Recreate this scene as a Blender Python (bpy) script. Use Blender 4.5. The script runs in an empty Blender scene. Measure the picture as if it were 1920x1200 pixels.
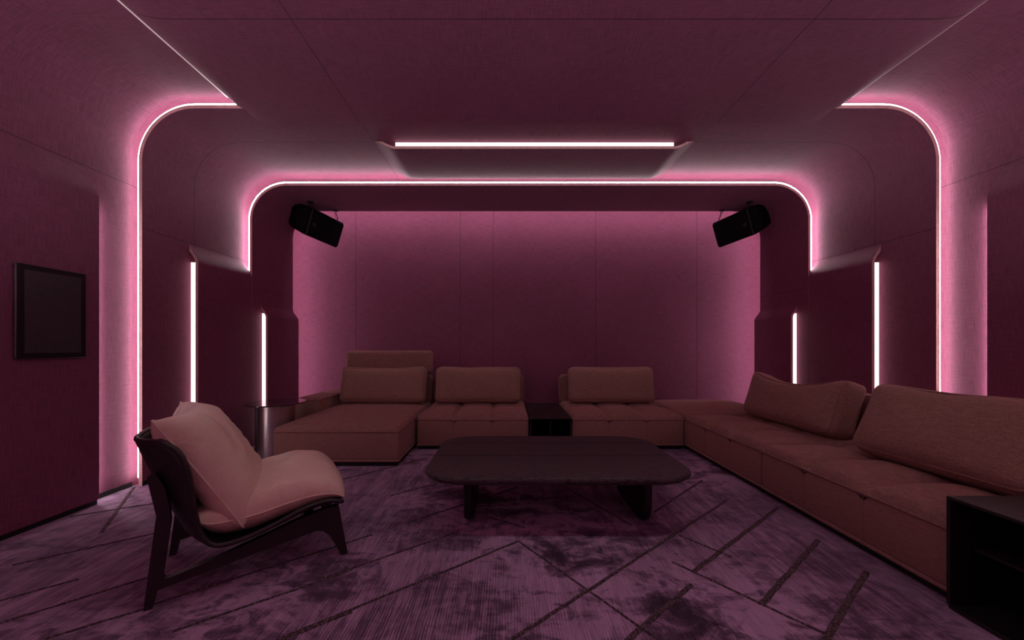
import bpy, bmesh, math, random
from mathutils import Vector, Matrix, noise as mnoise
random.seed(7)
PI = math.pi
C = bpy.context.scene.collection
scene = bpy.context.scene

# ------------------------------------------------------------------ materials
def new_mat(name):
    m = bpy.data.materials.new(name); m.use_nodes = True
    nt = m.node_tree
    for n in list(nt.nodes): nt.nodes.remove(n)
    out = nt.nodes.new('ShaderNodeOutputMaterial')
    b = nt.nodes.new('ShaderNodeBsdfPrincipled')
    nt.links.new(b.outputs[0], out.inputs[0])
    return m, nt, b
def node(nt, t, **kw):
    n = nt.nodes.new(t)
    for k, v in kw.items(): setattr(n, k, v)
    return n
def mapping(nt, src, scale=(1,1,1), rot=(0,0,0)):
    tc = node(nt, 'ShaderNodeTexCoord'); mp = node(nt, 'ShaderNodeMapping')
    mp.inputs['Scale'].default_value = scale; mp.inputs['Rotation'].default_value = rot
    nt.links.new(tc.outputs[src], mp.inputs[0]); return mp.outputs[0]
def noise(nt, vec, scale, detail=3, rough=.55, dist=0):
    n = node(nt, 'ShaderNodeTexNoise'); n.inputs['Scale'].default_value = scale
    n.inputs['Detail'].default_value = detail; n.inputs['Roughness'].default_value = rough
    n.inputs['Distortion'].default_value = dist
    nt.links.new(vec, n.inputs['Vector']); return n.outputs['Fac']
def ramp(nt, fac, stops):
    r = node(nt, 'ShaderNodeValToRGB'); cr = r.color_ramp
    while len(cr.elements) < len(stops): cr.elements.new(.5)
    for e, (p, c) in zip(cr.elements, stops):
        e.position = p; e.color = (*c, 1) if len(c) == 3 else c
    nt.links.new(fac, r.inputs[0]); return r.outputs[0]
def math_n(nt, op, a, b):
    n = node(nt, 'ShaderNodeMath', operation=op)
    for i, x in enumerate((a, b)):
        if x is None: continue
        if isinstance(x, (int, float)): n.inputs[i].default_value = x
        else: nt.links.new(x, n.inputs[i])
    return n.outputs[0]
def mixc(nt, fac, a, b, mode='MIX'):
    n = node(nt, 'ShaderNodeMix', data_type='RGBA', blend_type=mode)
    for i, x in ((0, fac), (6, a), (7, b)):
        if isinstance(x, (int, float)): n.inputs[i].default_value = x
        elif isinstance(x, tuple): n.inputs[i].default_value = (*x, 1)
        else: nt.links.new(x, n.inputs[i])
    return n.outputs[2]
def bump(nt, b, h, strength, dist):
    n = node(nt, 'ShaderNodeBump'); n.inputs['Strength'].default_value = strength
    n.inputs['Distance'].default_value = dist
    nt.links.new(h, n.inputs['Height']); nt.links.new(n.outputs[0], b.inputs['Normal'])

def m_wallcloth():
    m, nt, b = new_mat('burgundy_wallcloth')
    a = noise(nt, mapping(nt, 'UV', (180, 9, 1)), 1, 4, .65)
    c = noise(nt, mapping(nt, 'UV', (10, 150, 1)), 1, 3, .6)
    d = noise(nt, mapping(nt, 'UV', (1.2, 1.2, 1)), 1, 3)
    s = math_n(nt, 'ADD', math_n(nt, 'MULTIPLY', a, .5), math_n(nt, 'MULTIPLY', c, .35))
    s = math_n(nt, 'ADD', s, math_n(nt, 'MULTIPLY', d, .15))
    col = ramp(nt, s, [(.35, WALL_D), (.65, WALL_L)])
    nt.links.new(col, b.inputs['Base Color'])
    b.inputs['Roughness'].default_value = .7
    b.inputs['Specular IOR Level'].default_value = .3
    b.inputs['Sheen Weight'].default_value = .12
    b.inputs['Sheen Roughness'].default_value = .35
    b.inputs['Sheen Tint'].default_value = (1, .9, .95, 1)
    bump(nt, b, s, .25, .002)
    return m
def m_sofa(name, c1, c2, scale=260):
    m, nt, b = new_mat(name)
    v = mapping(nt, 'Object', (1, 1, 1))
    a = noise(nt, v, scale, 2, .7)
    d = noise(nt, mapping(nt, 'Object', (1, 1, 6)), 22, 3, .6)
    s = math_n(nt, 'ADD', math_n(nt, 'MULTIPLY', a, .7), math_n(nt, 'MULTIPLY', d, .3))
    nt.links.new(ramp(nt, s, [(.35, c1), (.65, c2)]), b.inputs['Base Color'])
    b.inputs['Roughness'].default_value = .95
    b.inputs['Specular IOR Level'].default_value = .1
    b.inputs['Sheen Weight'].default_value = .25
    b.inputs['Sheen Roughness'].default_value = .5
    b.inputs['Sheen Tint'].default_value = (.8, .5, .45, 1)
    bump(nt, b, a, .35, .002)
    return m
def m_plain(name, col, rough=.5, metal=0, spec=.5, var=.12, scale=30, coat=0):
    m, nt, b = new_mat(name)
    a = noise(nt, mapping(nt, 'Object'), scale, 3)
    lo = tuple(x*(1-var) for x in col); hi = tuple(min(1, x*(1+var)) for x in col)
    nt.links.new(ramp(nt, a, [(.3, lo), (.7, hi)]), b.inputs['Base Color'])
    b.inputs['Roughness'].default_value = rough; b.inputs['Metallic'].default_value = metal
    b.inputs['Specular IOR Level'].default_value = spec
    b.inputs['Coat Weight'].default_value = coat; b.inputs['Coat Roughness'].default_value = .06
    return m
def m_leather(name, c1, c2, rough):
    m, nt, b = new_mat(name)
    v = mapping(nt, 'Object')
    a = noise(nt, v, 9, 4, .6); g = noise(nt, v, 240, 2)
    w = noise(nt, v, 14, 2, .5, 1.2)
    nt.links.new(ramp(nt, a, [(.3, c1), (.7, c2)]), b.inputs['Base Color'])
    b.inputs['Roughness'].default_value = rough
    h = math_n(nt, 'ADD', math_n(nt, 'MULTIPLY', g, .06), math_n(nt, 'MULTIPLY', w, .9))
    bump(nt, b, h, .35, .012)
    return m
def m_wood():
    m, nt, b = new_mat('black_stained_oak')
    warp = noise(nt, mapping(nt, 'Object', (1.2, 4, 4)), 2.2, 3, .6)
    w = node(nt, 'ShaderNodeMath', operation='FRACT')
    sep = node(nt, 'ShaderNodeSeparateXYZ')
    tc = node(nt, 'ShaderNodeTexCoord'); nt.links.new(tc.outputs['Object'], sep.inputs[0])
    rings = math_n(nt, 'ADD', math_n(nt, 'MULTIPLY', sep.outputs['Y'], 7.0), math_n(nt, 'MULTIPLY', warp, 15.0))
    nt.links.new(rings, w.inputs[0])
    wv = ramp(nt, w.outputs[0], [(.0, (.15, .15, .15)), (.28, (1, 1, 1)), (.85, (.75, .75, .75)), (1.0, (.15, .15, .15))])
    f = noise(nt, mapping(nt, 'Object', (3, 90, 90)), 3, 4, .7)
    # the front plank shows cathedral figure, the others straight grain
    front = math_n(nt, 'LESS_THAN', sep.outputs['Y'], -.22)
    fig = math_n(nt, 'ADD', math_n(nt, 'MULTIPLY', front, .42), .10)
    s = math_n(nt, 'ADD', math_n(nt, 'MULTIPLY', wv, fig), math_n(nt, 'MULTIPLY', f, .62))
    s = math_n(nt, 'SUBTRACT', s, math_n(nt, 'MULTIPLY', front, .28))
    nt.links.new(ramp(nt, s, [(.15, (.016, .011, .013)), (.72, (.105, .072, .078))]), b.inputs['Base Color'])
    b.inputs['Roughness'].default_value = .5
    b.inputs['Specular IOR Level'].default_value = .35
    bump(nt, b, s, .3, .003)
    return m
def m_carpet():
    m, nt, b = new_mat('purple_hand_tufted_carpet')
    tc = node(nt, 'ShaderNodeTexCoord')
    o = tc.outputs['Object']
    def mp(scale, rot=0):
        q = node(nt, 'ShaderNodeMapping'); q.inputs['Scale'].default_value = scale
        q.inputs['Rotation'].default_value = (0, 0, rot)
        nt.links.new(o, q.inputs[0]); return q.outputs[0]
    fine = noise(nt, mp((150, 7, 1), .02), 1, 2, .6)          # rows of pile running down the room
    rib = node(nt, 'ShaderNodeTexWave', wave_type='BANDS', bands_direction='X')
    rib.inputs['Scale'].default_value = 26; rib.inputs['Distortion'].default_value = 2.2
    rib.inputs['Detail'].default_value = 2; rib.inputs['Detail Scale'].default_value = 1.5
    nt.links.new(mp((1, .16, 1), .02), rib.inputs['Vector'])
    mid = noise(nt, mp((16, 1.3, 1), .03), 1, 4, .7, .4)      # broad combed streaks
    cloud = noise(nt, mp((2.3, 3.6, 1), .3), 1, 6, .62, .8)   # brushed smudges
    cloud2 = noise(nt, mp((8, 12, 1), .5), 1, 5, .68, 1.2)
    where = noise(nt, mp((.55, .7, 1), 0), 1, 1)
    cl = math_n(nt, 'ADD', math_n(nt, 'MULTIPLY', cloud, .62), math_n(nt, 'MULTIPLY', cloud2, .38))
    clr = ramp(nt, cl, [(.40, (.0, .0, .0)), (.53, (1, 1, 1))])
    st = math_n(nt, 'ADD', math_n(nt, 'MULTIPLY', fine, .46), math_n(nt, 'MULTIPLY', mid, .42))
    st = math_n(nt, 'ADD', st, math_n(nt, 'MULTIPLY', rib.outputs['Fac'], .12))
    st = ramp(nt, st, [(.32, (.0, .0, .0)), (.68, (1, 1, 1))])
    wt = ramp(nt, where, [(.42, (.22, .22, .22)), (.56, (.68, .68, .68))])
    f = mixc(nt, wt, st, clr)
    nt.links.new(ramp(nt, f, CARPET), b.inputs['Base Color'])
    b.inputs['Roughness'].default_value = .8
    b.inputs['Specular IOR Level'].default_value = .15
    b.inputs['Sheen Weight'].default_value = .3
    b.inputs['Sheen Roughness'].default_value = .4
    b.inputs['Sheen Tint'].default_value = (.75, .5, .7, 1)
    bump(nt, b, math_n(nt, 'ADD', math_n(nt, 'MULTIPLY', fine, .7), math_n(nt, 'MULTIPLY', cl, .4)), .6, .008)
    return m
def m_cord():
    m, nt, b = new_mat('braided_carpet_cord')
    w = node(nt, 'ShaderNodeTexVoronoi'); w.inputs['Scale'].default_value = 90
    nt.links.new(mapping(nt, 'Object'), w.inputs['Vector'])
    nt.links.new(ramp(nt, w.outputs['Distance'], [(.0, (.26, .165, .18)), (.6, (.05, .032, .036))]), b.inputs['Base Color'])
    b.inputs['Roughness'].default_value = .9
    bump(nt, b, w.outputs['Distance'], .8, .004)
    return m
def m_emit(name, col, s):
    m, nt, b = new_mat(name)
    b.inputs['Base Color'].default_value = (.8, .8, .8, 1)
    b.inputs['Emission Color'].default_value = (*col, 1)
    b.inputs['Emission Strength'].default_value = s
    return m

WALL_D = (.14, .034, .070); WALL_L = (.29, .080, .150)
CARPET = [(.05, (.024, .014, .026)), (.45, (.16, .098, .155)), (.95, (.56, .36, .53))]
LEDC = (1.0, .90, .93)
LED = 60.0; OVER_FILL = 21.0
M = dict(
    wall=m_wallcloth(),
    joint=m_plain('dark_panel_joint', (.012, .004, .007), .8),
    edge=m_plain('rose_painted_edge', (.72, .40, .40), .6),
    black=m_plain('black_shadow_gap', (.008, .007, .007), .6),
    led=m_emit('warm_white_light', LEDC, LED*.45),
    lens=m_emit('frosted_lens_light', (1, .76, .78), 1.7), led_portal=m_emit('portal_white_light', (1, .95, .97), 16), led_arch=m_emit('arch_white_light', (1, .95, .98), 25), lens_rim=m_emit('rim_lens_light', (1, .62, .68), .3),
    led_rearfill=m_emit('rear_fill_light', (1, .94, .95), LED*.07),
    led_overfill=m_emit('overhead_fill_light', (.95, .95, 1), OVER_FILL),
    led_cove=m_emit('cove_white_light', (.90, .86, 1.0), LED*.25), led_ledgefill=m_emit('ledge_fill_light', LEDC, LED*1.3), led_upfill=m_emit('floor_fill_uplight', (1, .97, 1), 95), led_strong=m_emit('bright_white_light', LEDC, LED*.5),
    sofa=m_sofa('rust_brown_weave', (.165, .080, .068), (.42, .212, .180)),
    pillow=m_sofa('taupe_weave', (.175, .092, .075), (.46, .245, .20)),
    cushion=m_leather('tan_leather', (.70, .49, .385), (.80, .58, .47), .38),
    shell=m_leather('dark_saddle_leather', (.016, .010, .011), (.026, .017, .018), .45),
    frame=m_plain('dark_brown_wood', (.022, .012, .014), .5, var=.25, scale=40),
    wood=m_wood(), legshade=m_plain('shade_darkened_leg', (.010, .007, .007), .5, var=.3, scale=25), carpet=m_carpet(), cord=m_cord(),
    blackmetal=m_plain('black_powder_coated_metal', (.012, .010, .010), .45),
    bronze=m_plain('dark_bronze_metal', (.05, .036, .034), .42, .6),
    steel=m_plain('brushed_steel', (.55, .46, .46), .32, 1, var=.08, scale=60),
    glosstop=m_plain('gloss_dark_glass', (.035, .024, .028), .12, 0, .8, coat=.6),
    screen=m_plain('dark_screen_glass', (.05, .04, .046), .3, 0, .5),
    bezel=m_plain('black_bezel', (.006, .005, .006), .3),
    alu=m_plain('grey_aluminium', (.16, .14, .15), .4, .8),
    speaker=m_plain('black_speaker_cloth', (.004, .003, .003), .8, spec=.1),
    speakeredge=m_plain('charcoal_speaker_trim', (.035, .026, .028), .5),
)

# ------------------------------------------------------------------ helpers
def link(name, bm, mats, parent=None, smooth=True, kind=None, angle=None):
    me = bpy.data.meshes.new(name)
    bmesh.ops.recalc_face_normals(bm, faces=bm.faces[:]) if smooth != 'keep' else None
    bm.to_mesh(me); bm.free()
    if not isinstance(mats, (list, tuple)): mats = [mats]
    for m in mats: me.materials.append(m)
    o = bpy.data.objects.new(name, me); C.objects.link(o)
    if smooth:
        for p in me.polygons: p.use_smooth = True
        if angle is not None:
            me.set_sharp_from_angle(angle=math.radians(angle))
    if parent: o.parent = parent
    if kind: o['kind'] = kind
    return o
def thing(name, label, cat, loc=(0, 0, 0), rz=0, group=None):
    o = bpy.data.objects.new(name, None); C.objects.link(o)
    o.location = loc; o.rotation_euler = (0, 0, rz); o.empty_display_size = .1
    o['label'] = label; o['category'] = cat
    if group: o['group'] = group
    return o
def tag(o, label, cat, group=None):
    o['label'] = label; o['category'] = cat
    if group: o['group'] = group
    return o
def box(bm, x0, x1, y0, y1, z0, z1, r=0, seg=3, mi=0):
    t = bmesh.new()
    vs = [t.verts.new((x, y, z)) for x in (x0, x1) for y in (y0, y1) for z in (z0, z1)]
    for f in ((0,1,3,2),(4,6,7,5),(0,4,5,1),(2,3,7,6),(0,2,6,4),(1,5,7,3)):
        t.faces.new([vs[i] for i in f])
    if r: bmesh.ops.bevel(t, geom=t.edges[:]+t.verts[:], offset=r, segments=seg, profile=.5, affect='EDGES')
    merge(bm, t, mi)
def merge(bm, t, mi=0, mat=None):
    m = {}
    for v in t.verts: m[v] = bm.verts.new(mat @ v.co if mat else v.co)
    for f in t.faces:
        try: nf = bm.faces.new([m[v] for v in f.verts])
        except ValueError: continue
        nf.material_index = mi
    t.free()
def loft(bm, rings, closed=False, caps=False, mi=0, uv=None):
    rows = [[bm.verts.new(p) for p in r] for r in rings]
    uvl = bm.loops.layers.uv.verify() if uv else None
    n = len(rows[0])
    for j in range(len(rows)-1):
        for i in range(n if closed else n-1):
            k = (i+1) % n
            f = bm.faces.new((rows[j][i], rows[j][k], rows[j+1][k], rows[j+1][i]))
            f.material_index = mi
            if uv:
                for l, (a, b_) in zip(f.loops, ((j, i), (j, k), (j+1, k), (j+1, i))):
                    l[uvl].uv = uv[a][b_]
    if caps:
        bm.faces.new(rows[0][::-1]).material_index = mi; bm.faces.new(rows[-1]).material_index = mi
    return rows
def tube(bm, pts, r, n=8, closed=False, mi=0):
    pts = [Vector(p) for p in pts]; rings = []; N = len(pts)
    up = None
    for i, p in enumerate(pts):
        a = pts[(i-1) % N] if (i or closed) else pts[0]
        b_ = pts[(i+1) % N] if (i < N-1 or closed) else pts[-1]
        d = (b_-a).normalized()
        if up is None:
            up = Vector((0, 0, 1)) if abs(d.z) < .9 else Vector((1, 0, 0))
        s = d.cross(up)
        if s.length < 1e-5: s = d.cross(Vector((0, 1, 0)))
        s.normalize(); up = s.cross(d).normalized()
        rings.append([p + r*(math.cos(q)*s + math.sin(q)*up) for q in (2*PI*k/n for k in range(n))])
    if closed: rings.append(rings[0])
    loft(bm, rings, closed=True, caps=not closed, mi=mi)
    if closed: bmesh.ops.remove_doubles(bm, verts=bm.verts[:], dist=1e-6)
def sstep(a, b, x):
    t = max(0, min(1, (x-a)/(b-a))); return t*t*(3-2*t)

# ------------------------------------------------------------------ the room shell
XC = .25; WH = 3.185; ZC = 3.04        # room centre line, half width, vault height
def profile(iw, ic, r, nw=14, na=20, nc=16, side=0):
    """cross-section of the vault: up the left wall, over, down the right (side -1/1 = one wall and its corner, 2 = flat ceiling)"""
    W = WH-iw; Z = ZC-ic
    L = [(-W, Z-r, ) for _ in ()]
    L += [(-W, (Z-r)*i/nw) for i in range(nw)]
    L += [(-W+r-r*math.cos(a), Z-r+r*math.sin(a)) for a in (PI/2*i/na for i in range(na+1))]
    R = [(-x, z) for x, z in L[::-1]]
    top = [(-(W-r)+2*(W-r)*i/nc, Z) for i in range(nc+1)]
    if side == -1: P = L
    elif side == 1: P = R
    elif side == 2: P = top
    else: P = L + top[1:-1] + R
    return [(XC+x, z) for x, z in P]
def plen(P):
    s = [0]
    for a, b_ in zip(P, P[1:]): s.append(s[-1]+math.hypot(b_[0]-a[0], b_[1]-a[1]))
    return s
def shell(name, iw, ic, r, y0, y1, ny=10, side=0, front=0, back=0, uoff=0, joints_y=(), joints_z=(), jx=()):
    bm = bmesh.new()
    P = profile(iw, ic, r, side=side); S = plen(P)
    ys = [y0+(y1-y0)*i/ny for i in range(ny+1)]
    loft(bm, [[(x, y, z) for x, z in P] for y in ys], uv=[[(y+uoff, s) for s in S] for y in ys])
    if front:   # thickness of the panel edge that faces the camera
        Q = profile(iw-front, ic-front, r+front, side=side)
        loft(bm, [[(x, y0, z) for x, z in Q], [(x, y0, z) for x, z in P]], mi=2)
        loft(bm, [[(x, y0+.25, z) for x, z in Q], [(x, y0, z) for x, z in Q]], mi=2)
    if back:
        Q = profile(iw-back, ic-back, r+back, side=side)
        loft(bm, [[(x, y1, z) for x, z in P], [(x, y1, z) for x, z in Q]], mi=2)
    e = .0012
    for y in joints_y:
        Q = profile(iw+e, ic+e, r-e, side=side)
        loft(bm, [[(x, y-.0016, z) for x, z in Q], [(x, y+.0016, z) for x, z in Q]], mi=1)
    for z in joints_z:
        for sg in (-1, 1):
            if side in (0, sg):
                x = XC+sg*(WH-iw-e)
                loft(bm, [[(x, y0+.002, z-.0016), (x, y0+.002, z+.0016)], [(x, y1, z-.0016), (x, y1, z+.0016)]], mi=1)
    for x in jx:
        loft(bm, [[(x-.0014, y0+.002, ZC-ic-e), (x+.0014, y0+.002, ZC-ic-e)], [(x-.0014, y1, ZC-ic-e), (x+.0014, y1, ZC-ic-e)]], mi=1)
    return link(name, bm, [M['wall'], M['joint'], M['edge']], smooth='keep', kind='structure', angle=40)

RA, RB, RC_ = .47, .41, .37
IB, ICB = .08, .085          # first portal inset (wall, ceiling)
IC, ICC = .16, .20          # second portal inset
D1, D2, D3 = 2.89, 4.02, 4.785
YB = -2.6                    # rear of the room, behind the camera
shell('wall_left', 0, 0, RA, YB, D1+.22, 16, side=-1, joints_z=(2.35,))
shell('wall_right', 0, 0, RA, YB, D1+.22, 16, side=1, joints_z=(2.35,))
shell('ceiling', 0, 0, RA, YB, D1+.22, 16, side=2)
shell('trim_1', IB, ICB, RB, D1, D3-.02, 20, front=.027, uoff=.4, joints_y=(3.37,), joints_z=(2.02,), jx=(-1.21, 1.71))
shell('trim_2', IC, ICC, RC_, D2, D3, 10, front=.027, back=.03, uoff=.7, joints_z=(1.73,), jx=(-1.21, 1.71))

def wall_panel(name, sg, i0, i1, y0, y1, zb, zt, jt=None, end='front'):
    """lower wall panel that swells inward below an ogee; its end edge faces the camera ('front') or the back wall"""
    bm = bmesh.new()
    zs = [.035+(zb-.035)*i/10 for i in range(10)] + [zb+(zt-zb)*i/14 for i in range(15)]
    def X(z, d=0):
        ins = i1+(i0-i1)*sstep(zb, zt, z)
        return XC+sg*(WH-max(ins-d, i0-.004))
    ys = [y0+(y1-y0)*i/8 for i in range(9)]
    loft(bm, [[(X(z), y, z) for z in zs] for y in ys], uv=[[(y+2.3, z) for z in zs] for y in ys])
    th = .024
    for ye, yi in ((y0, y0+.3), (y1, y1-.3)):
        loft(bm, [[(X(z), ye, z) for z in zs], [(X(z, th), ye, z) for z in zs]], mi=2)
        loft(bm, [[(X(z, th), ye, z) for z in zs], [(X(z, th), yi, z) for z in zs]], mi=2)
    loft(bm, [[(X(.035), y, .035), (XC+sg*(WH-i0), y, .035)] for y in ys], mi=1)
    return link(name, bm, [M['wall'], M['joint'], M['edge']], smooth='keep', kind='structure', angle=40)
IAL, ICL = .098, .235
YAL, YBL, YCL = 2.57, 3.32, 4.17
n = 3
for sg in (-1, 1):
    wall_panel('trim_%d' % n, sg, 0, IAL, YB, YAL, 2.12, 2.345); n += 1
    wall_panel('trim_%d' % n, sg, IB, IC-.001, YBL, D2+.01, 1.84, 2.015); n += 1
    wall_panel('trim_%d' % n, sg, IC, ICL, YCL, D3, 1.42, 1.56); n += 1
    # the second layer goes on behind the portal, below its lower joint
# dropped ceiling panel between the portals
bm = bmesh.new()
xs = [-1.21+.24*i/12 for i in range(13)] + [-.97+2.44*i/12 for i in range(1, 12)] + [1.47+.24*i/12 for i in range(13)]
IDP = ICB+.065
def zdrop(x, d=0):
    ins = ICB+.001+(IDP-ICB)*min(sstep(-1.21, -1.02, x), sstep(1.71, 1.52, x) if x > .25 else 1)
    if x > .25: ins = ICB+.001+(IDP-ICB)*(1-sstep(1.52, 1.71, x))
    return ZC-max(ins-d, ICB-.004)
ys = [YBL+.04+(D2-YBL-.10)*i/8 for i in range(9)]
loft(bm, [[(x, y, zdrop(x)) for x in xs] for y in ys], uv=[[(x*1.0, y+5) for x in xs] for y in ys])
for a, b_ in (((ys[0], 0), (ys[0], .024)), ((ys[0], .024), (ys[0]+.3, .024))):
    loft(bm, [[(x, a[0], zdrop(x, a[1])) for x in xs], [(x, b_[0], zdrop(x, b_[1])) for x in xs]], mi=2)
link('trim_9', bm, [M['wall'], M['joint'], M['edge']], smooth='keep', kind='structure', angle=40)

# the big dropped ceiling panel in the middle of the vault, its long edges rounded up
bm = bmesh.new()
PX0, PX1, PY1, PZ, PW, PH = -2.135, 2.635, 3.04, 2.93, .30, .085
def pz(x):
    d = min(x-PX0, PX1-x); t = max(0, 1-d/PW)
    return PZ + PH*(1-math.sqrt(max(0, 1-t**2.4)))
tt_ = [1-math.cos(PI/2*i/16) for i in range(17)]
xs = [PX0+PW*t for t in tt_] + [PX0+PW+(PX1-PX0-2*PW)*i/12 for i in range(1, 12)] + [PX1-PW*t for t in tt_[::-1]]
def py1(x):
    d = min(x-PX0, PX1-x)
    return PY1-(.13-math.sqrt(max(0, .13**2-(.13-d)**2)) if d < .13 else 0)
NY = 30
loft(bm, [[(x, YB+(py1(x)-YB)*j/NY, pz(x)) for x in xs] for j in range(NY+1)],
     uv=[[(x, YB+(py1(x)-YB)*j/NY) for x in xs] for j in range(NY+1)])
loft(bm, [[(x, YB+(py1(x)-YB)*j/NY, pz(x)+.012) for x in xs] for j in range(NY+1)], mi=2)
edge = [(PX0, YB)] + [(x, py1(x)) for x in xs] + [(PX1, YB)]
loft(bm, [[(x, y, pz(x)) for x, y in edge], [(x, y, pz(x)+.012) for x, y in edge]], mi=2)
e = .0012
for x in (-1.21, 1.72):
    loft(bm, [[(x-.0018, YB, pz(x)-e), (x+.0018, YB, pz(x)-e)], [(x-.0018, PY1-.002, pz(x)-e), (x+.0018, PY1-.002, pz(x)-e)]], mi=1)
for y in (2.07, .2, -1.6):
    loft(bm, [[(x, y-.0018, pz(x)-e) for x in xs[7:-7]], [(x, y+.0018, pz(x)-e) for x in xs[7:-7]]], mi=1)
link('ceiling_panel', bm, [M['wall'], M['joint'], M['edge']], smooth='keep', kind='structure', angle=40)

# flange closing the last portal, the pocket behind it and the washed back wall
YW = 5.2
bm = bmesh.new()
P = profile(IC-.03, ICC-.03, RC_+.03); Q = profile(-.35, -.3, .3)
loft(bm, [[(x, D3, z) for x, z in P], [(x, D3, z) for x, z in Q]])
loft(bm, [[(x, D3, z) for x, z in Q], [(x, YW, z) for x, z in Q]])
link('trim_10', bm, M['edge'], smooth='keep', kind='structure', angle=40)
bm = bmesh.new()
xs = [XC-3.6+7.2*i/24 for i in range(25)]; zs = [3.4*i/12 for i in range(13)]
loft(bm, [[(x, YW, z) for x in xs] for z in zs], uv=[[(z*1.0, x) for x in xs] for z in zs])
for x in (-2.13, -.66, -.195, 1.246, 2.67):
    loft(bm, [[(x-.0022, YW-.001, 0), (x+.0022, YW-.001, 0)], [(x-.0022, YW-.001, 3.3), (x+.0022, YW-.001, 3.3)]], mi=1)
link('wall_back', bm, [M['wall'], M['joint']], smooth='keep', kind='structure')
# the end of the room behind the camera
bm = bmesh.new()
loft(bm, [[(XC-3.4, YB, 0), (XC-3.4, YB, 3.3)], [(XC+3.4, YB, 0), (XC+3.4, YB, 3.3)]], uv=[[(0, 0), (0, 3.3)], [(6.8, 0), (6.8, 3.3)]])
link('wall_front', bm, M['wall'], smooth='keep', kind='structure')

# dark shadow-gap skirting
for sg, nm in ((-1, 'baseboard_left'), (1, 'baseboard_right')):
    bm = bmesh.new()
    for (i, y0, y1) in ((IAL-.012, YB, YAL-.002), (.006, YAL-.1, D1-.002), (IB+.004, D1+.001, YBL-.002), (IC-.008, YBL+.004, YCL-.002), (ICL-.012, YCL+.002, D3-.002)):
        x = XC+sg*(WH-i)
        box(bm, min(x, x+sg*.02), max(x, x+sg*.02), y0, y1, 0, .036)
    link(nm, bm, M['black'], kind='structure', smooth=False)

# ------------------------------------------------------------------ light strips
def strip_profile(name, iw, ic, r, y, label, w=.010, d=.010, mat='led', clip=None, group=None):
    bm = bmesh.new()
    P = profile(iw, ic, r, 80, 24, 40); Q = profile(iw-w, ic-w, r+w, 80, 24, 40)
    if clip is not None:
        keep = [i for i, (x, z) in enumerate(P) if clip(x, z)]
        P = [P[i] for i in keep]; Q = [Q[i] for i in keep]
        (x0, _), (x1, _) = P[0], P[-1]
    rings = []
    for (a, b_) in zip(P, Q):
        rings.append([(a[0], y, a[1]), (a[0], y+d, a[1]), (b_[0], y+d, b_[1]), (b_[0], y, b_[1])])
    loft(bm, rings, closed=True, caps=True)
    return tag(link(name, bm, M[mat], smooth=False), label, 'light strip', group)
def strip_box(name, x0, x1, y0, y1, z0, z1, label, mat='led', group=None):
    bm = bmesh.new(); box(bm, x0, x1, y0, y1, z0, z1)
    return tag(link(name, bm, M[mat], smooth=False), label, 'light strip', group)
strip_profile('light_strip', IB-.0275, ICB-.0275, RB+.0275, D1+.009, 'large arch of glowing strip light framing the room, nearest the camera', w=.016, mat='led_portal', clip=lambda x, z: z > .04)
strip_profile('light_strip', IC-.0275, ICC-.0275, RC_+.0275, D2+.009, 'smaller glowing arch of strip light above the two hanging speakers', w=.018, mat='led_arch', clip=lambda x, z: z > 1.86)
def wstrip(sg, ins, y, z0, z1, label, mat='led', hw=.005):
    x = XC+sg*(WH-ins)
    return strip_box('light_strip', x-hw, x+hw, y, y+.008, z0, z1, label, mat)
for sg, sd in ((-1, 'left'), (1, 'right')):
    wstrip(sg, .026, YAL+.036, .05, 2.10, {-1: 'wide upright strip light on the left wall beside the dark screen panel', 1: 'upright strip light at the far right, above the nearest sofa cushion'}[sg], 'led_strong')
    wstrip(sg, (IB+IC-.025)/2, YBL+.012, .05, 1.85, {-1: 'upright wall strip light on the left, behind the leather lounge chair', 1: 'upright wall strip light between the two big cushions of the right sofa'}[sg], 'lens', .024)
    wstrip(sg, (IC+ICL-.025)/2, YCL+.012, .05, 1.465, {-1: 'short upright wall strip light behind the round side table', 1: 'short upright wall strip light behind the far cushion of the right sofa'}[sg], 'lens', .024)
strip_box('light_strip', -1.02, 1.52, YBL+.052, YBL+.060, ZC-IDP+.0245, ZC-ICB-.002, 'straight strip light across the ceiling above the glowing arch', 'lens')
strip_profile('light_strip', -.02, -.02, .5, D3+.03, 'hidden strip light washing the edges of the back wall pink', w=.03, d=.02, mat='led_cove', clip=lambda x, z: z > .05)
# unseen strips, trough and ledges added as fill light; rim strips excepted
strip_box('light_strip', -1.6, 2.1, 1.50, 1.53, PZ-.016, PZ+.002, 'added fill strip light across the ceiling above the viewer', 'led_overfill')  # added out of view to light sofas and floor from above
bm = bmesh.new()
for y0, y1, z1 in ((-1.72, -1.70, .36), (-1.30, -1.28, .36), (-1.72, -1.28, .28)): box(bm, -1.7, 2.2, y0, y1, 0, z1)
link('trim_13', bm, M['black'], smooth=False, kind='structure')  # added trough, out of view; its lips keep the uplight on the ceiling
strip_box('light_strip', -1.6, 2.1, -1.54, -1.46, .279, .295, 'added fill uplight in an added floor trough behind the viewer', 'led_upfill')  # added to brighten the ceiling panel from below
for sd, x in (('left', PX0-.041), ('right', PX1+.045)):
    strip_box('light_strip', x-.007, x+.007, YB+.1, D1-.01, ZC-.008, ZC, 'faint straight line of light along the %s edge of the dropped ceiling panel' % sd, 'lens_rim')
strip_profile('light_strip', .122, .132, .35, -2.2, 'added fill light, an arch on the walls and ceiling behind the viewer', w=.02, d=.02, mat='led_rearfill')  # added rear arch, out of view, for weak frontal fill
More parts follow.
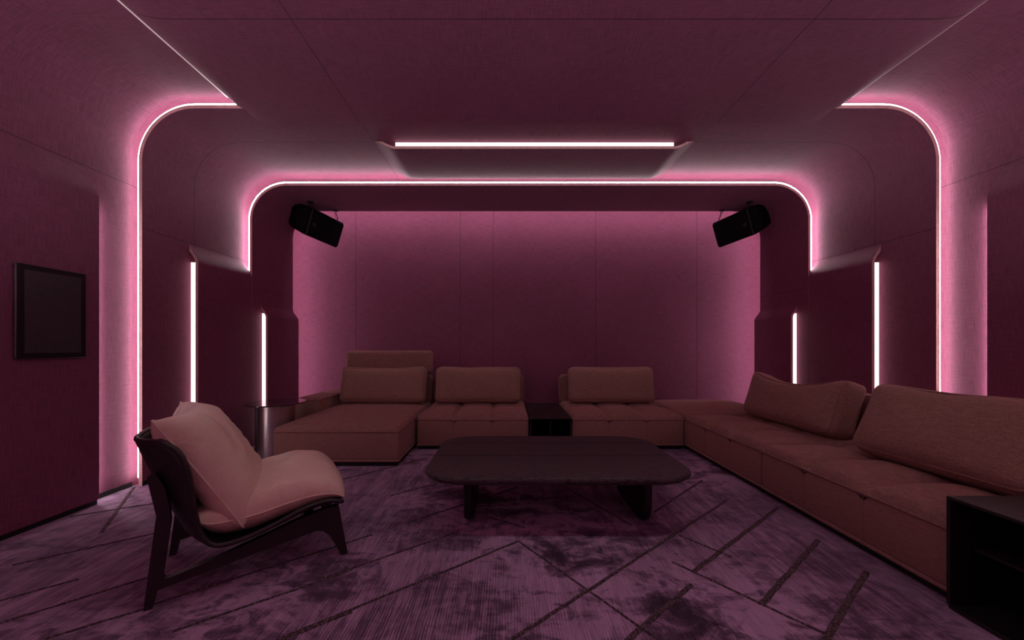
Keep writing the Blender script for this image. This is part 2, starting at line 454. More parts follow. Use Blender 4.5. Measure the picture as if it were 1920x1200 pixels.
for sg, sd, nm in ((-1, 'left', 'trim_11'), (1, 'right', 'trim_12')):  # added ledges, out of view, that shield the lower walls from their fill strips
    bm = bmesh.new(); x0, x1 = XC+sg*(WH-.004), XC+sg*(WH-.20)
    box(bm, min(x0, x1), max(x0, x1), -2.4, 1.25, 2.36, 2.385)
    x2 = XC+sg*(WH-.18); box(bm, min(x1, x2), max(x1, x2), -2.4, 1.25, 2.385, 2.42)
    link(nm, bm, M['wall'], smooth=False, kind='structure')
    x = XC+sg*(WH-.10); strip_box('light_strip', x-.015, x+.015, -2.35, 1.2, 2.387, 2.402, 'added fill strip on an added ledge of the %s wall beside the viewer, washing the ceiling' % sd, 'led_ledgefill')
# ------------------------------------------------------------------ floor with its carpet
bm = bmesh.new()
nx, ny = 8, 8
loft(bm, [[(XC-3.7+7.4*i/nx, YB-.1+(YW+.3-YB)*j/ny, 0) for i in range(nx+1)] for j in range(ny+1)])
def fl(px, py):
    d = 762.3/(py-648); return ((px-951)/693*d, d)
def cord(p, q, w=.022):
    a = Vector((*fl(*p), 0)); b_ = Vector((*fl(*q), 0)); d = (b_-a); L = d.length; d.normalize(); s = Vector((-d.y, d.x, 0))
    k = max(2, int(L/.03)); rows = []
    for i in range(k+1):
        c = a+d*(L*i/k); ww = w/2*(1+.18*mnoise.noise(c*40)); c += s*.004*mnoise.noise(c*9)
        rows.append([c-s*ww, c-s*ww*.6+Vector((0, 0, .004)), c+Vector((0, 0, .0055)), c+s*ww*.6+Vector((0, 0, .004)), c+s*ww])
    loft(bm, rows, mi=1)
CORDS = [((959,1200),(1363,938),.026),((972,1015),(1234,1200),.016),((972,1015),(520,1200),.02),((1296,1097),(1166,1210),.034),
 ((1260,1054),(1552,1191),.018),((1458,952),(1300,1072),.034),((1534,1013),(1426,1135),.036),((1624,1072),(1545,1205),.036),
 ((1273,1004),(1372,1045),.012),((760,981),(971,914),.014),((730,930),(855,898),.014),((1056,911),(1185,986),.014),((1316,901),(1225,961),.022),((920,690+280),(984,990),.012),
 ((24,1060),(292,1000),.014),((0,1127),(148,1086),.014),((0,1169),(278,1083),.016),((289,1133),(653,1017),.018),((86,1198),(268,1143),.018),((320,1186),(660,1069),.018),
 ((529,1200),(660,1148),.018),((131,969),(292,944),.012),((189,1000),(251,914),.03),((600,1035),(698,1003),.014),((600,1087),(851,1000),.016),((640,900),(790,862),.014),((1300,845),(1330,862),.016)]
for p, q, w_ in CORDS: cord(p, q, w_*.72)
link('floor', bm, [M['carpet'], M['cord']], smooth='keep', kind='structure')

# ------------------------------------------------------------------ soft furniture
def pad(bm, lx, ly, h, crown, R, cx=0, cy=0, z0=0, cols=1, rows=1, groove=.016, step=.016, mi=0):
    """upholstered pad: rounded top edges, crowned, with stitched tufting lines"""
    nx = max(8, int(lx/step)); ny = max(8, int(ly/step))
    def X(i, n, l):   # finer spacing at the edges
        t = i/n; t = .5-.5*math.cos(PI*t)*.35 - (.5-t)*.65 if False else t
        return -l/2+l*t
    def zz(x, y):
        d = min(lx/2-abs(x), ly/2-abs(y)); z = h
        if d < R: z -= R-math.sqrt(max(0, R*R-(R-d)**2))
        z += crown*(1-(2*x/lx)**4)*(1-(2*y/ly)**4)
        if groove:   # every stitched cell puffs up between its seams
            cx_ = min(cols-1e-6, max(0, (x/lx+.5)*cols)); cy_ = min(rows-1e-6, max(0, (y/ly+.5)*rows))
            cu = (cx_ % 1)*2-1; cv = (cy_ % 1)*2-1
            if (cx_ < 1 and cu < 0) or (cx_ > cols-1 and cu > 0): cu = 0
            if (cy_ < 1 and cv < 0) or (cy_ > rows-1 and cv > 0): cv = 0
            p = max(0, (1-abs(cu)**3.5)*(1-abs(cv)**3.5))
            z += groove*(p**.5-.85)
        return z
    xs = [X(i, nx, lx) for i in range(nx+1)]; ys = [X(i, ny, ly) for i in range(ny+1)]
    G = [[bm.verts.new((cx+x, cy+y, z0+zz(x, y))) for x in xs] for y in ys]
    for j in range(ny):
        for i in range(nx):
            bm.faces.new((G[j][i], G[j][i+1], G[j+1][i+1], G[j+1][i])).material_index = mi
    loop = [G[0][i] for i in range(nx)] + [G[j][nx] for j in range(ny)] + [G[ny][i] for i in range(nx, 0, -1)] + [G[j][0] for j in range(ny, 0, -1)]
    B = [bm.verts.new((v.co.x, v.co.y, z0)) for v in loop]
    for i in range(len(loop)):
        k = (i+1) % len(loop)
        bm.faces.new((loop[i], B[i], B[k], loop[k])).material_index = mi
    bm.faces.new(B[::-1])
def piping(bm, x0, x1, y0, y1, z, r=.006, rc=.02):
    pts = []
    for cx, cy, a0 in ((x1-rc, y1-rc, 0), (x0+rc, y1-rc, PI/2), (x0+rc, y0+rc, PI), (x1-rc, y0+rc, 1.5*PI)):
        for k in range(5):
            a = a0+PI/2*k/4; pts.append((cx+rc*math.cos(a), cy+rc*math.sin(a), z))
    tube(bm, pts, r, 6, closed=True)
def cushion_mesh(lx, lz, t, pinch=.05, corner=.03, n=34, sag=.03, seed=0, power=.42, wr=.008, back=1):
    """loose cushion standing in XZ, thickness along Y, knife edge all round"""
    bm = bmesh.new()
    def P(a, b_, s):
        x = lx/2*a*(1-pinch*(1-b_*b_)*.55); z = lz/2*b_*(1-pinch*(1-a*a)*.9)
        if b_ > 0: z -= sag*b_*(1-a*a)
        th = t/2*max(0, (1-a**4)*(1-b_**4))**power
        q = Vector((a*2.3+seed, b_*2.3, s+seed))
        th += wr*mnoise.noise(q*1.6)*(1-a**6)*(1-b_**6)*2
        return (x, s*th*(1 if s > 0 else back), z)
    def sp(i):
        u = -1+2*i/n; return math.sin(u*PI/2)*.55+u*.45
    ring = {}
    for s in (-1, 1):
        G = []
        for j in range(n+1):
            row = []
            for i in range(n+1):
                e = i in (0, n) or j in (0, n)
                if e and (i, j) in ring: row.append(ring[(i, j)])
                else:
                    v = bm.verts.new(P(sp(i), sp(j), s))
                    if e: ring[(i, j)] = v
                    row.append(v)
            G.append(row)
        for j in range(n):
            for i in range(n):
                f = (G[j][i], G[j][i+1], G[j+1][i+1], G[j+1][i])
                bm.faces.new(f if s < 0 else f[::-1])
    per = [(i, 0) for i in range(n)] + [(n, j) for j in range(n)] + [(i, n) for i in range(n, 0, -1)] + [(0, j) for j in range(n, 0, -1)]
    pts = [ring[k].co.copy() for k in per]
    return bm, pts
def boxcushion(lx, lz, t, r=.055, sag=.02, seed=0, lean=0):
    """loose boxy back cushion: rounded block, puffed, top edge sagging between its corners"""
    bm = bmesh.new()
    n1, n2, n3 = 30, 18, 6
    t_ = bmesh.new()
    bmesh.ops.create_cube(t_, size=2)
    bmesh.ops.subdivide_edges(t_, edges=t_.edges[:], cuts=15, use_grid_fill=True)
    hx, hy, hz = lx/2, t/2, lz/2
    for v in t_.verts:
        a, c, b_ = v.co
        p = Vector((a*hx, c*hy, b_*hz))
        q = Vector((max(-hx+r, min(hx-r, p.x)), max(-hy+r, min(hy-r, p.y)), max(-hz+r, min(hz-r, p.z))))
        d = p-q
        if d.length > 1e-6: p = q+d.normalized()*r
        p.y += math.copysign(.035, p.y)*(1-a*a)*(1-b_*b_) if abs(p.y) > hy-r else 0
        if b_ > 0: p.z -= sag*b_*(1-a*a)
        p.x *= 1-.03*(1-b_*b_)
        q2 = Vector((p.x*4+seed, p.y*5, p.z*5))
        p += Vector((0, .010*mnoise.noise(q2), .006*mnoise.noise(q2+Vector((5, 3, 1)))))
        v.co = p
    merge(bm, t_)
    return bm
def place(o, loc, rx=0, ry=0, rz=0):
    o.location = loc; o.rotation_euler = (rx, ry, rz)

def sofa_module(name, label, lx, ly, loc, rz=0, cols=3, rows=2, back=None, cat='sofa', zs=.318, crown=.034, groove=.062, backh=.715, backy=None):
    """local frame: front edge along y=0, depth to +y, centred in x"""
    t = thing(name, label, cat, loc, rz)
    bm = bmesh.new(); box(bm, -lx/2+.02, lx/2-.02, .03, ly-.02, .004, .055, .004)
    link('plinth', bm, M['black'], t, angle=40)
    g = .004
    bm = bmesh.new(); box(bm, -lx/2+g, lx/2-g, 0, ly, .062, zs, .014, 3)
    if cols > 1:
        for k in range(1, cols):
            x = -lx/2+lx*k/cols
            tube(bm, [(x, -.0005, .075), (x, -.0005, zs-.01)], .003, 6)
    link('base', bm, M['sofa'], t, angle=50)
    bm = bmesh.new(); box(bm, -lx/2+.002, lx/2-.002, -.004, ly, .045, .066, .007, 3)
    link('lower_band', bm, M['sofa'], t, angle=50)
    bm = bmesh.new(); pad(bm, lx-2*g, ly, .05, crown, .045, 0, ly/2, zs-.006, cols, rows, groove)
    link('seat_cushion', bm, M['sofa'], t)
    bm = bmesh.new(); piping(bm, -lx/2+.003, lx/2-.003, -.002, ly, zs, .0055)
    link('piping', bm, M['sofa'], t)
    if back:
        x0, x1 = back
        bm = bmesh.new(); box(bm, x0, x1, ly-.15, ly-.01, zs+.02, backh, .05, 5)
        bo = link('backrest', bm, M['sofa'], t)
        bm = bmesh.new()
        for yy in (ly-.145, ly-.015):
            pts = [(x0+.02, yy, zs+.06), (x0+.004, yy, zs+.1), (x0+.004, yy, backh-.045), (x0+.045, yy, backh-.004), (x1-.045, yy, backh-.004), (x1-.004, yy, backh-.045), (x1-.004, yy, zs+.1), (x1-.02, yy, zs+.06)]
            tube(bm, pts, .005, 6)
        link('piping', bm, M['sofa'], bo)
    return t
YF = 3.89; DEP = 1.06
# back run, left to right
ch = sofa_module('chaise_sofa', 'rust brown chaise lounge with long untufted seat and tall headrest, left end', 1.145, 1.60, (-1.5525, 3.345, 0), cols=1, rows=1, back=(-.52, .57), groove=0, crown=.03)
bm = bmesh.new(); box(bm, -.54, .575, 1.42, 1.57, .735, 1.035, .05, 5)
hr = link('headrest', bm, M['sofa'], ch)
for x in (-.30, .30):
    bm = bmesh.new(); box(bm, x, x+.03, 1.49, 1.51, .70, .76)
    link('bracket', bm, M['blackmetal'], hr, smooth=False)
bm = bmesh.new(); box(bm, -.85, -.578, .82, 1.60, .05, .505, .03, 4)
ar = link('armrest', bm, M['sofa'], ch, angle=50)
bm = bmesh.new(); piping(bm, -.852, -.576, .818, 1.602, .485, .005, .03)
link('piping', bm, M['sofa'], ar)
sofa_module('sofa_seat', 'rust brown tufted sofa seat between the chaise and the low black table', 1.185, DEP, (-.362, YF, 0), back=(-.59, .585))
sofa_module('sofa_seat', 'rust brown tufted sofa seat right of the low black table, facing the camera', 1.185, DEP, (1.272, YF, 0), back=(-.59, .585))
sofa_module('corner_ottoman', 'flat rust brown corner seat without cushions where the two sofa runs meet', 1.09, DEP, (2.42, YF, 0), cols=1, rows=1, groove=0, crown=.03, cat='ottoman', zs=.33)
sofa_module('sofa_seat', 'rust brown tufted sofa seat on the right, next to the corner seat', 1.14, 1.05, (1.88, 3.315, 0), -PI/2, back=(-.56, .565))
sofa_module('sofa_seat', 'rust brown tufted sofa seat nearest the camera, beside the dark metal table', 1.18, 1.05, (1.88, 2.15, 0), -PI/2, back=(-.585, .585))

def pillow(name, label, lx, lz, t, loc, rx, rz, seed, sag=.02, ry=0):
    bm = boxcushion(lx, lz, t, .085, sag, seed)
    # stitched seam round both faces
    o = thing(name, label, 'cushion', loc)
    o.rotation_euler = (rx, ry, rz)
    link('cover', bm, M['pillow'], o)
    bm = bmesh.new()
    hx, hz = lx/2-.021, lz/2-.021
    for yy in (t/2-.03, -t/2+.03):
        pts = []
        for cx, cz, a0 in ((hx-.065, hz-.065, 0), (-hx+.065, hz-.065, PI/2), (-hx+.065, -hz+.065, PI), (hx-.065, -hz+.065, 1.5*PI)):
            for k in range(6):
                a = a0+PI/2*k/5
                pts.append((cx+.065*math.cos(a), yy, cz+.065*math.sin(a)))
        dense = []
        for i in range(len(pts)):
            p, q = Vector(pts[i]), Vector(pts[(i+1) % len(pts)])
            m_ = max(1, int((q-p).length/.05))
            dense += [p+(q-p)*j/m_ for j in range(m_)]
        for p in dense:
            a, b_ = p.x/(lx/2), p.z/(lz/2)
            if b_ > 0: p.z -= sag*b_*(1-a*a)
            p.x *= 1-.03*(1-b_*b_)
        tube(bm, dense, .004, 6, closed=True)
    link('seam', bm, M['pillow'], o)
    return o
pillow('back_cushion', 'wide brown back cushion on the chaise, below the headrest', 1.07, .46, .20, (-1.53, 4.60, .615), R_ if False else -.22, 0, 1.0, .028)
pillow('back_cushion', 'brown back cushion left of the low black table, on the tufted seat', 1.07, .45, .20, (-.36, 4.58, .615), -.22, 0, 4.0, .01)
pillow('back_cushion', 'brown back cushion right of the low black table, facing the camera', 1.07, .45, .20, (1.28, 4.58, .615), -.22, 0, 9.0, .01)
pillow('back_cushion', 'far brown cushion of the right sofa, sagging in the middle of its top edge', 1.04, .47, .25, (2.565, 3.285, .615), -.30, -PI/2+.02, 14.0, .10)
pillow('back_cushion', 'largest brown cushion, nearest the camera on the right sofa', 0.91, .48, .26, (2.46, 2.025, .61), -.42, -PI/2, 21.0, .02)

# ------------------------------------------------------------------ tables
def metal_side_table(label, x0, x1, y0, y1, h, open_side, shelf):
    cx, cy = (x0+x1)/2, (y0+y1)/2
    t = thing('metal_side_table', label, 'side table', (cx, cy, 0))
    lx, ly = (x1-x0)/2, (y1-y0)/2; th = .014
    bm = bmesh.new(); box(bm, -lx, lx, -ly, ly, h-th, h, .003, 2); link('table_top', bm, M['bronze'], t, angle=40)
    bm = bmesh.new(); box(bm, -lx+.004, lx-.004, -ly+.004, ly-.004, .004, .02, .002, 1); link('base_plate', bm, M['blackmetal'], t, angle=40)
    if open_side == 'front':
        for s in (-1, 1):
            bm = bmesh.new(); box(bm, s*lx-(th if s > 0 else 0), s*lx+(0 if s > 0 else th), -ly+.002, ly-.002, .02, h-th); link('side_panel', bm, M['blackmetal'], t, smooth=False)
        bm = bmesh.new(); box(bm, -lx+th, lx-th, ly-.02, ly-.006, .02, h-th); link('back_panel', bm, M['blackmetal'], t, smooth=False)
        bm = bmesh.new(); box(bm, -.005, .005, -ly+.03, ly-.02, .02, h-th); link('divider', bm, M['blackmetal'], t, smooth=False)
    else:
        for s in (-1, 1):
            bm = bmesh.new(); box(bm, -lx+.002, lx-.002, s*ly-(th if s > 0 else 0), s*ly+(0 if s > 0 else th), .02, h-th); link('side_panel', bm, M['blackmetal'], t, smooth=False)
        bm = bmesh.new(); box(bm, lx-.02, lx-.006, -ly+th, ly-th, .02, h-th); link('back_panel', bm, M['blackmetal'], t, smooth=False)
        bm = bmesh.new(); box(bm, -lx+.10, lx-.02, -ly+th, ly-th, h*.52, h*.52+.012, .002, 1); link('shelf', bm, M['bronze'], t, smooth=False)
    return t
metal_side_table('low black open side table wedged between the two back sofa seats', .238, .672, 3.86, 4.86, .345, 'front', False)
metal_side_table('dark metal open box side table at the lower right corner, near end of sofa', 1.84, 2.75, .98, 1.55, .472, 'left', True)

# coffee table
ct = thing('coffee_table', 'long dark stained oak coffee table with rounded plank top, centre of carpet', 'coffee table', (.305, 2.55, 0))
bm = bmesh.new()
HX, HY, RCN = .805, .49, .26
def outline(hx, hy, rc, n=14):
    pts = []
    for cx, cy, a0 in ((hx-rc, hy-rc*.8, 0), (-hx+rc, hy-rc*.8, PI/2), (-hx+rc, -hy+rc*.8, PI), (hx-rc, -hy+rc*.8, 1.5*PI)):
        for k in range(n+1):
            a = a0+PI/2*k/n; pts.append((cx+rc*math.cos(a), cy+rc*.8*math.sin(a)))
    return [(x, y) for x, y in pts]
levels = [(-.085, .300), (-.05, .304), (-.02, .314), (-.004, .328), (0, .340), (-.003, .352), (-.010, .3585), (-.020, .360)]
rings = [[(x, y, z) for x, y in outline(HX+o, HY+o, RCN+o*.5)] for o, z in levels]
loft(bm, rings, closed=True, caps=True)
for yy in (-.055, .265):
    w_ = HX-.018-(0.0 if abs(yy) < .2 else .035)
    box(bm, -w_, w_, yy-.004, yy+.004, .3565, .3609, mi=1)
link('table_top', bm, [M['wood'], M['black']], ct, angle=35)
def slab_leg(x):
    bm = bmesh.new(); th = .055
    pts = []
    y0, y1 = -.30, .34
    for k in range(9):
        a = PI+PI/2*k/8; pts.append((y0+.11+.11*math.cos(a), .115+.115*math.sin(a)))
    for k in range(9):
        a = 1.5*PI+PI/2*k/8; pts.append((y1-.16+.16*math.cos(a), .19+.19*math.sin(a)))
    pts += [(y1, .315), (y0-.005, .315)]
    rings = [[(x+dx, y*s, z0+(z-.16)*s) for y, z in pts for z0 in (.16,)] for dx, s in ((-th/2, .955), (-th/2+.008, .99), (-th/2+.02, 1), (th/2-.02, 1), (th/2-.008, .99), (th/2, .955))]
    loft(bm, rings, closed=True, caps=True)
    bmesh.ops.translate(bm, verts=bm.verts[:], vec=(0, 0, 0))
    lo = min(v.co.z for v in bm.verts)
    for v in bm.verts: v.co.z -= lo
    return link('leg', bm, M['legshade'], ct, angle=40)  # leg colour darkened to carry the shade under the table top
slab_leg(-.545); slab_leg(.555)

# round side table
rt = thing('round_side_table', 'small round side table with glossy dark top and curved steel pedestal', 'side table', (-2.315, 3.70, 0))
def disc(bm, r, z0, z1, n=64, cx=0, cy=0, bev=.003):
    prof = [(r-bev, z0), (r, z0+bev), (r, z1-bev), (r-bev, z1)]
    rings = [[(cx+rr*math.cos(2*PI*k/n), cy+rr*math.sin(2*PI*k/n), z) for k in range(n)] for rr, z in prof]
    loft(bm, rings, closed=True, caps=True)
bm = bmesh.new(); disc(bm, .268, .523, .535)
tt = link('table_top', bm, M['glosstop'], rt, angle=35)
for k in range(4):
    a = .5+PI/2*k
    bm = bmesh.new(); disc(bm, .008, .513, .523, 14, .24*math.cos(a+3.4), .24*math.sin(a+3.4), .001); link('stud', bm, M['alu'], tt, angle=35)
bm = bmesh.new()
arc = [(-.155*math.cos(a), -.155*math.sin(a)) for a in (-.15+(PI+.5)*k/40 for k in range(41))]
inn = [(x*.955, y*.955) for x, y in arc]
ringp = arc+inn[::-1]
loft(bm, [[(x, y, z) for x, y in ringp] for z in (.012, .513)], closed=True, caps=True)
link('curved_pedestal', bm, M['steel'], rt, angle=35)
bm = bmesh.new(); box(bm, -.175, -.135, -.06, -.02, .012, .513, .003, 2); link('post', bm, M['blackmetal'], rt, angle=35)
bm = bmesh.new(); disc(bm, .165, .003, .012); link('base_plate', bm, M['blackmetal'], rt, angle=35)

# ------------------------------------------------------------------ lounge chair
O = Vector((-1.50, 1.549, 0)); ang = math.atan2(.545, .84)
lc = thing('lounge_chair', 'tan leather lounge chair with dark curved shell on wooden legs, left foreground', 'lounge chair', O, ang)
def catmull(P, n):
    out = []; P = [Vector(p) for p in P]
    Q = [2*P[0]-P[1]]+P+[2*P[-1]-P[-2]]
    m_ = len(P)-1
    for k in range(n+1):
        t = m_*k/n; i = min(int(t), m_-1); u = t-i
        a, b_, c, d = Q[i:i+4]
        out.append(.5*((2*b_)+(c-a)*u+(2*a-5*b_+4*c-d)*u*u+(3*b_-a-3*c+d)*u**3))
    return out
def frame_side(v0, th=.032):
    bm = bmesh.new()
    leg = [(-.016, 0), (.012, 0), (.028, .072), (.306, .114), (.585, .154), (.622, .160), (.655, .150), (.685, .118), (.742, 0), (.772, 0), (.728, .268), (.66, .262),
           (.55, .238), (.43, .204), (.30, .166), (.241, .150), (.062, .112), (.048, .114), (.044, .126), (.070, .352), (.064, .43), (.05, .50), (.02, .565), (-.006, .555), (.024, .385)]
    v = v0
    r0 = [(u, v, z) for u, z in leg]; r1 = [(u, v+th, z) for u, z in leg]
    loft(bm, [r0, r1], closed=True)
    bm.verts.ensure_lookup_table(); nn = len(leg)
    from mathutils.geometry import tessellate_polygon
    for tri in tessellate_polygon([[Vector((u, z, 0)) for u, z in leg]]):
        bm.faces.new([bm.verts[i] for i in tri]); bm.faces.new([bm.verts[nn+i] for i in tri][::-1])
    return link('side_frame', bm, M['frame'], lc, smooth=False)
frame_side(-.016); frame_side(.464)
bm = bmesh.new(); box(bm, .58, .63, .0, .48, .165, .195, .006, 2)
link('cross_rail', bm, M['frame'], lc, angle=40)
# shell: centre line and near-rim line, swept across
Mid = [(-.075, .69), (-.045, .60), (-.005, .49), (.045, .37), (.095, .27), (.155, .20), (.235, .172), (.33, .178), (.45, .205), (.58, .238), (.68, .255), (.735, .268)]
Rim = [(.045, .705), (.105, .655), (.135, .57), (.150, .45), (.163, .36), (.180, .29), (.225, .235), (.31, .232), (.43, .262), (.555, .308), (.66, .325), (.735, .305)]
NT, NW = 44, 24
mc = catmull([(*p, 0) for p in Mid], NT); rc = catmull([(*p, 0) for p in Rim], NT)
VC, VH = .24, .325
def shell_pt(j, w, off=0):
    k = abs(w)**2.6
    p = mc[j]*(1-k)+rc[j]*k
    # rounded top corners
    vh = VH*(1-.10*max(0, 1-j/7)**2)
    vh *= 1-.03*(j/NT)**4
    if off:
        a = mc[max(0, j-1)]; b_ = mc[min(NT, j+1)]; d = (b_-a).normalized()
        nrm = Vector((d.y, -d.x, 0))*(-1)
        p = p+nrm*off
    return (p.x, VC+vh*w, p.y)
bm = bmesh.new()
ws = [-1+2*i/NW for i in range(NW+1)]
loft(bm, [[shell_pt(j, w) for w in ws] for j in range(NT+1)])
so = link('shell', bm, M['shell'], lc)
md = so.modifiers.new('thick', 'SOLIDIFY'); md.thickness = .018; md.offset = 0
bm = bmesh.new()
per = [shell_pt(j, -1) for j in range(NT+1)] + [shell_pt(NT, w) for w in ws[1:-1]] + [shell_pt(j, 1) for j in range(NT, -1, -1)] + [shell_pt(0, w) for w in ws[-2:0:-1]]
tube(bm, per, .011, 8, closed=True)
link('rim_binding', bm, M['shell'], so)
# seat cushion
top = [(.14, .36), (.22, .40), (.36, .448), (.47, .476), (.59, .486), (.69, .455), (.755, .385), (.775, .315), (.752, .268)]
NS = 40
tp = catmull([(*p, 0) for p in top], NS)
bot = [(.165, .27), (.20, .225), (.26, .20), (.36, .20), (.47, .225), (.58, .252), (.66, .268), (.71, .275), (.752, .268)]
bp = catmull([(*p, 0) for p in bot], NS)
bm = bmesh.new()
NV = 30; rings = []
for i in range(NV+1):
    w = -1+2*i/NV; w = math.sin(w*PI/2)
    k = max(0, 1-abs(w)**3.2)**.5
    row = []
    rise = abs(w)**3*.045
    for j, p in enumerate(tp):
        q = bp[j]; mcen = q*.72+p*.28
        z = p*k+mcen*(1-k)
        d = Vector((.006*mnoise.noise(Vector((p.x*7, w*2, 3))), 0, .010*mnoise.noise(Vector((p.x*9, w*3, 1)))*k))
        row.append((z.x+d.x, VC+.292*w, z.y+rise+d.z))
    for j in range(NS-1, 0, -1):
        p = tp[j]; q = bp[j]; mcen = q*.72+p*.28
        z = q*k+mcen*(1-k)
        row.append((z.x, VC+.292*w, z.y+rise))
    rings.append(row)
loft(bm, rings, closed=True)
bmesh.ops.remove_doubles(bm, verts=bm.verts[:], dist=1e-5)
sc_ = link('seat_cushion', bm, M['cushion'], lc)
bm = bmesh.new()
pts = []
for j in range(2, NS):
    p, q = tp[j], bp[j]; c = q*.72+p*.28
    pts.append((c.x, VC-.294, c.y+.045))
tube(bm, pts, .004, 6); link('piping', bm, M['cushion'], sc_)
# loose pillow, part of the chair's upholstery
bm, per = cushion_mesh(.60, .60, .31, pinch=.10, sag=.012, seed=3.3, power=.48, wr=.010, back=.6)
pl = link('back_pillow', bm, M['cushion'], lc)
pp = bmesh.new(); tube(pp, per, .0045, 6, closed=True); link('piping', pp, M['cushion'], pl)
# local X of pillow -> v, local Z -> up along the lean, thickness Y -> facing
upv = Vector((-.295, 0, .50)).normalized(); vx = Vector((0, -1, 0)); yv = upv.cross(vx)
mat = Matrix((vx, yv, upv)).transposed().to_4x4()
mat.translation = Vector((.172, .235, .535))
pl.matrix_local = mat

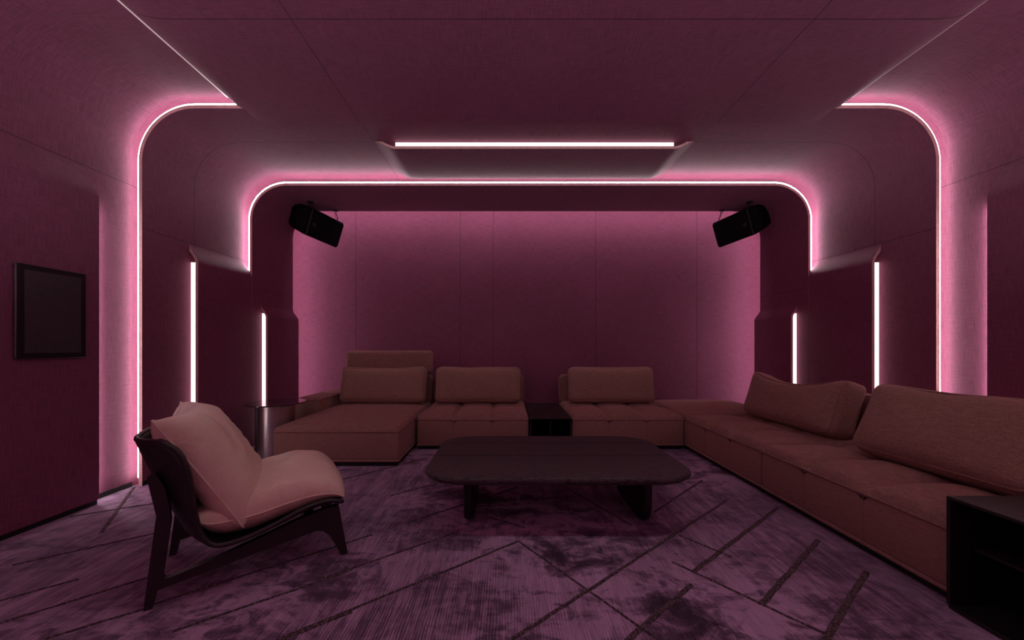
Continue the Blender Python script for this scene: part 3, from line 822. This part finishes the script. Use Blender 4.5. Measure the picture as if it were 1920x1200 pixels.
# ------------------------------------------------------------------ hanging speakers
def speaker(label, sg):
    a = Vector((.43, .90, 0)).normalized(); nh = Vector((.90, -.43, 0)).normalized()
    tau = math.radians(24)
    down = -math.sin(tau)*nh-math.cos(tau)*Vector((0, 0, 1))
    nf = math.cos(tau)*nh-math.sin(tau)*Vector((0, 0, 1))
    P1 = Vector((-2.34, 4.45, 2.757)); a = (a*.47+Vector((0, 0, -.055))).normalized()
    def W(s, t, u):   # along, down, outwards
        p = P1+a*s+down*t+nf*u
        if sg > 0: p.x = .55-p.x
        return p
    base = W(.235, .16, -.1)
    root = thing('hanging_speaker', label, 'speaker', base)
    def lk(nm, bm, m, par, **k):
        for v in bm.verts: v.co -= base
        return link(nm, bm, m, par, **k)
    H = .335; Lg = .47
    bm = bmesh.new()
    sec = []
    def rr(s, shrink=0, dep=.24):
        t0, t1 = .0+shrink, H-shrink; r = .02
        return [W(s, t0+r, 0-shrink), W(s, t0, -r-shrink), W(s, t0+.015, -dep), W(s, t1-.015, -dep), W(s, t1, -r-shrink), W(s, t1-r, 0-shrink)]
    loft(bm, [rr(.012), rr(.02), rr(Lg-.014), rr(Lg, .012)], closed=True, caps=True)
    body = lk('cabinet', bm, M['speaker'], root, angle=30)
    bm = bmesh.new()
    loft(bm, [rr(.0, -.002), rr(.012, -.002)], closed=True, caps=True)
    lk('trim_band', bm, M['speakeredge'], root, angle=30)
    bm = bmesh.new()
    loft(bm, [rr(0, .001)]+[rr(-.085*math.sin(q), .07*(1-math.cos(q)), .24) for q in (.25, .5, .8, 1.1, 1.35)], closed=True, caps=True)
    lk('rounded_end', bm, M['speaker'], root)
    # small embossed mark on the grille beside the band
    bm = bmesh.new()
    for q0 in (0, 1, 2):
        q = PI*q0/3+.4; c = (.075, .175)
        d = (math.cos(q)*.026, math.sin(q)*.026); e_ = (-math.sin(q)*.004, math.cos(q)*.004)
        vs = [W(c[0]+d[0]*s+e_[0]*k, c[1]+d[1]*s+e_[1]*k, .0015) for s, k in ((-1, -1), (1, -1), (1, 1), (-1, 1))]
        ws_ = [W(c[0]+d[0]*s+e_[0]*k, c[1]+d[1]*s+e_[1]*k, -.004) for s, k in ((-1, -1), (1, -1), (1, 1), (-1, 1))]
        loft(bm, [ws_, vs], closed=True, caps=True)
    lk('emblem', bm, M['speakeredge'], body, smooth=False)
    ztop = ZC-ICC
    for s in (.0, .40):
        p = W(s, 0.004, -.05); q = Vector((p.x-(.0 if s == 0 else 0), p.y, ztop))
        if s > .1: q.y = min(q.y, D3-.04)
        bm = bmesh.new()
        rings = [[Vector((q.x+.036*math.cos(2*PI*k/20), q.y+.036*math.sin(2*PI*k/20), z)) for k in range(20)] for z in (ztop-.001, ztop-.009)]
        loft(bm, rings, closed=True, caps=True)
        for k in (-1, 1):
            pass
        hk = lk('ceiling_mount', bm, M['blackmetal'], root, angle=30)
        bm = bmesh.new()
        top_ = q-Vector((0, 0, .005)); L = (p-top_).length; d = (p-top_).normalized()
        nl = 4; side = Vector((1, 0, 0)); fr = d.cross(side).normalized(); side = fr.cross(d).normalized()
        for k in range(nl):
            c = top_+d*L*(k+.5)/nl; e1 = side if k % 2 == 0 else fr
            hl = L/nl*.5+.004; hw = .011 if k != 1 else .008
            pts = [c+d*(hl-hw)*(1 if math.sin(q_) >= 0 else -1)+d*hw*math.sin(q_)+e1*hw*math.cos(q_) for q_ in (2*PI*i/14 for i in range(14))]
            tube(bm, pts, .0032, 6, closed=True)
        lk('chain', bm, M['blackmetal'], root)
speaker('black speaker hanging by chains at the upper left of the back wall', -1)
speaker('black speaker hanging by chains at the upper right of the back wall', 1)

# ------------------------------------------------------------------ wall screen on the left
XP = XC-(WH-IAL)
ws_ = thing('wall_screen', 'black upright touch screen panel mounted on the left wall', 'screen', (XP, 2.295, 1.30))
bm = bmesh.new(); box(bm, .0, .0205, -.178, .178, -.28, .28, .010, 3); link('frame', bm, M['alu'], ws_, angle=40)
bm = bmesh.new(); box(bm, .0205, .0235, -.174, .174, -.276, .276, .0012, 1); fb = link('bezel', bm, M['bezel'], ws_, angle=40)
bm = bmesh.new(); box(bm, .0225, .0242, -.142, .145, -.245, .245); link('display', bm, M['screen'], ws_, smooth=False)

groups = {'cushion': 'loose back cushions on the sofas', 'light strip': 'strip lights along the panel edges', 'sofa': 'modules of the corner sofa',
          'ottoman': 'modules of the corner sofa', 'speaker': 'speakers hanging in the rear corners'}
for o in list(C.objects):
    if 'category' in o and o['category'] in groups: o['group'] = groups[o['category']]
for o in C.objects:
    if o.name.startswith('metal_side_table'): o['group'] = 'open metal tables beside the sofas'
# ------------------------------------------------------------------ camera, world, view
cam = bpy.data.cameras.new('camera'); co = bpy.data.objects.new('camera', cam); C.objects.link(co)
co.location = (0, 0, 1.1); co.rotation_euler = (PI/2, 0, 0)
cam.sensor_width = 36; cam.sensor_fit = 'HORIZONTAL'; cam.lens = 693/1920*36
cam.shift_x = 9/1920; cam.shift_y = 48/1920; cam.clip_start = .05
scene.camera = co
w = bpy.data.worlds.new('world'); scene.world = w; w.use_nodes = True
w.node_tree.nodes['Background'].inputs[0].default_value = (0, 0, 0, 1)
w.node_tree.nodes['Background'].inputs[1].default_value = 0
vs = scene.view_settings
vs.view_transform = 'Standard'; vs.look = 'None'; vs.gamma = 1; vs.exposure = 0.0; vs.use_curve_mapping = False
scene.cycles.max_bounces = 10; scene.cycles.diffuse_bounces = 8
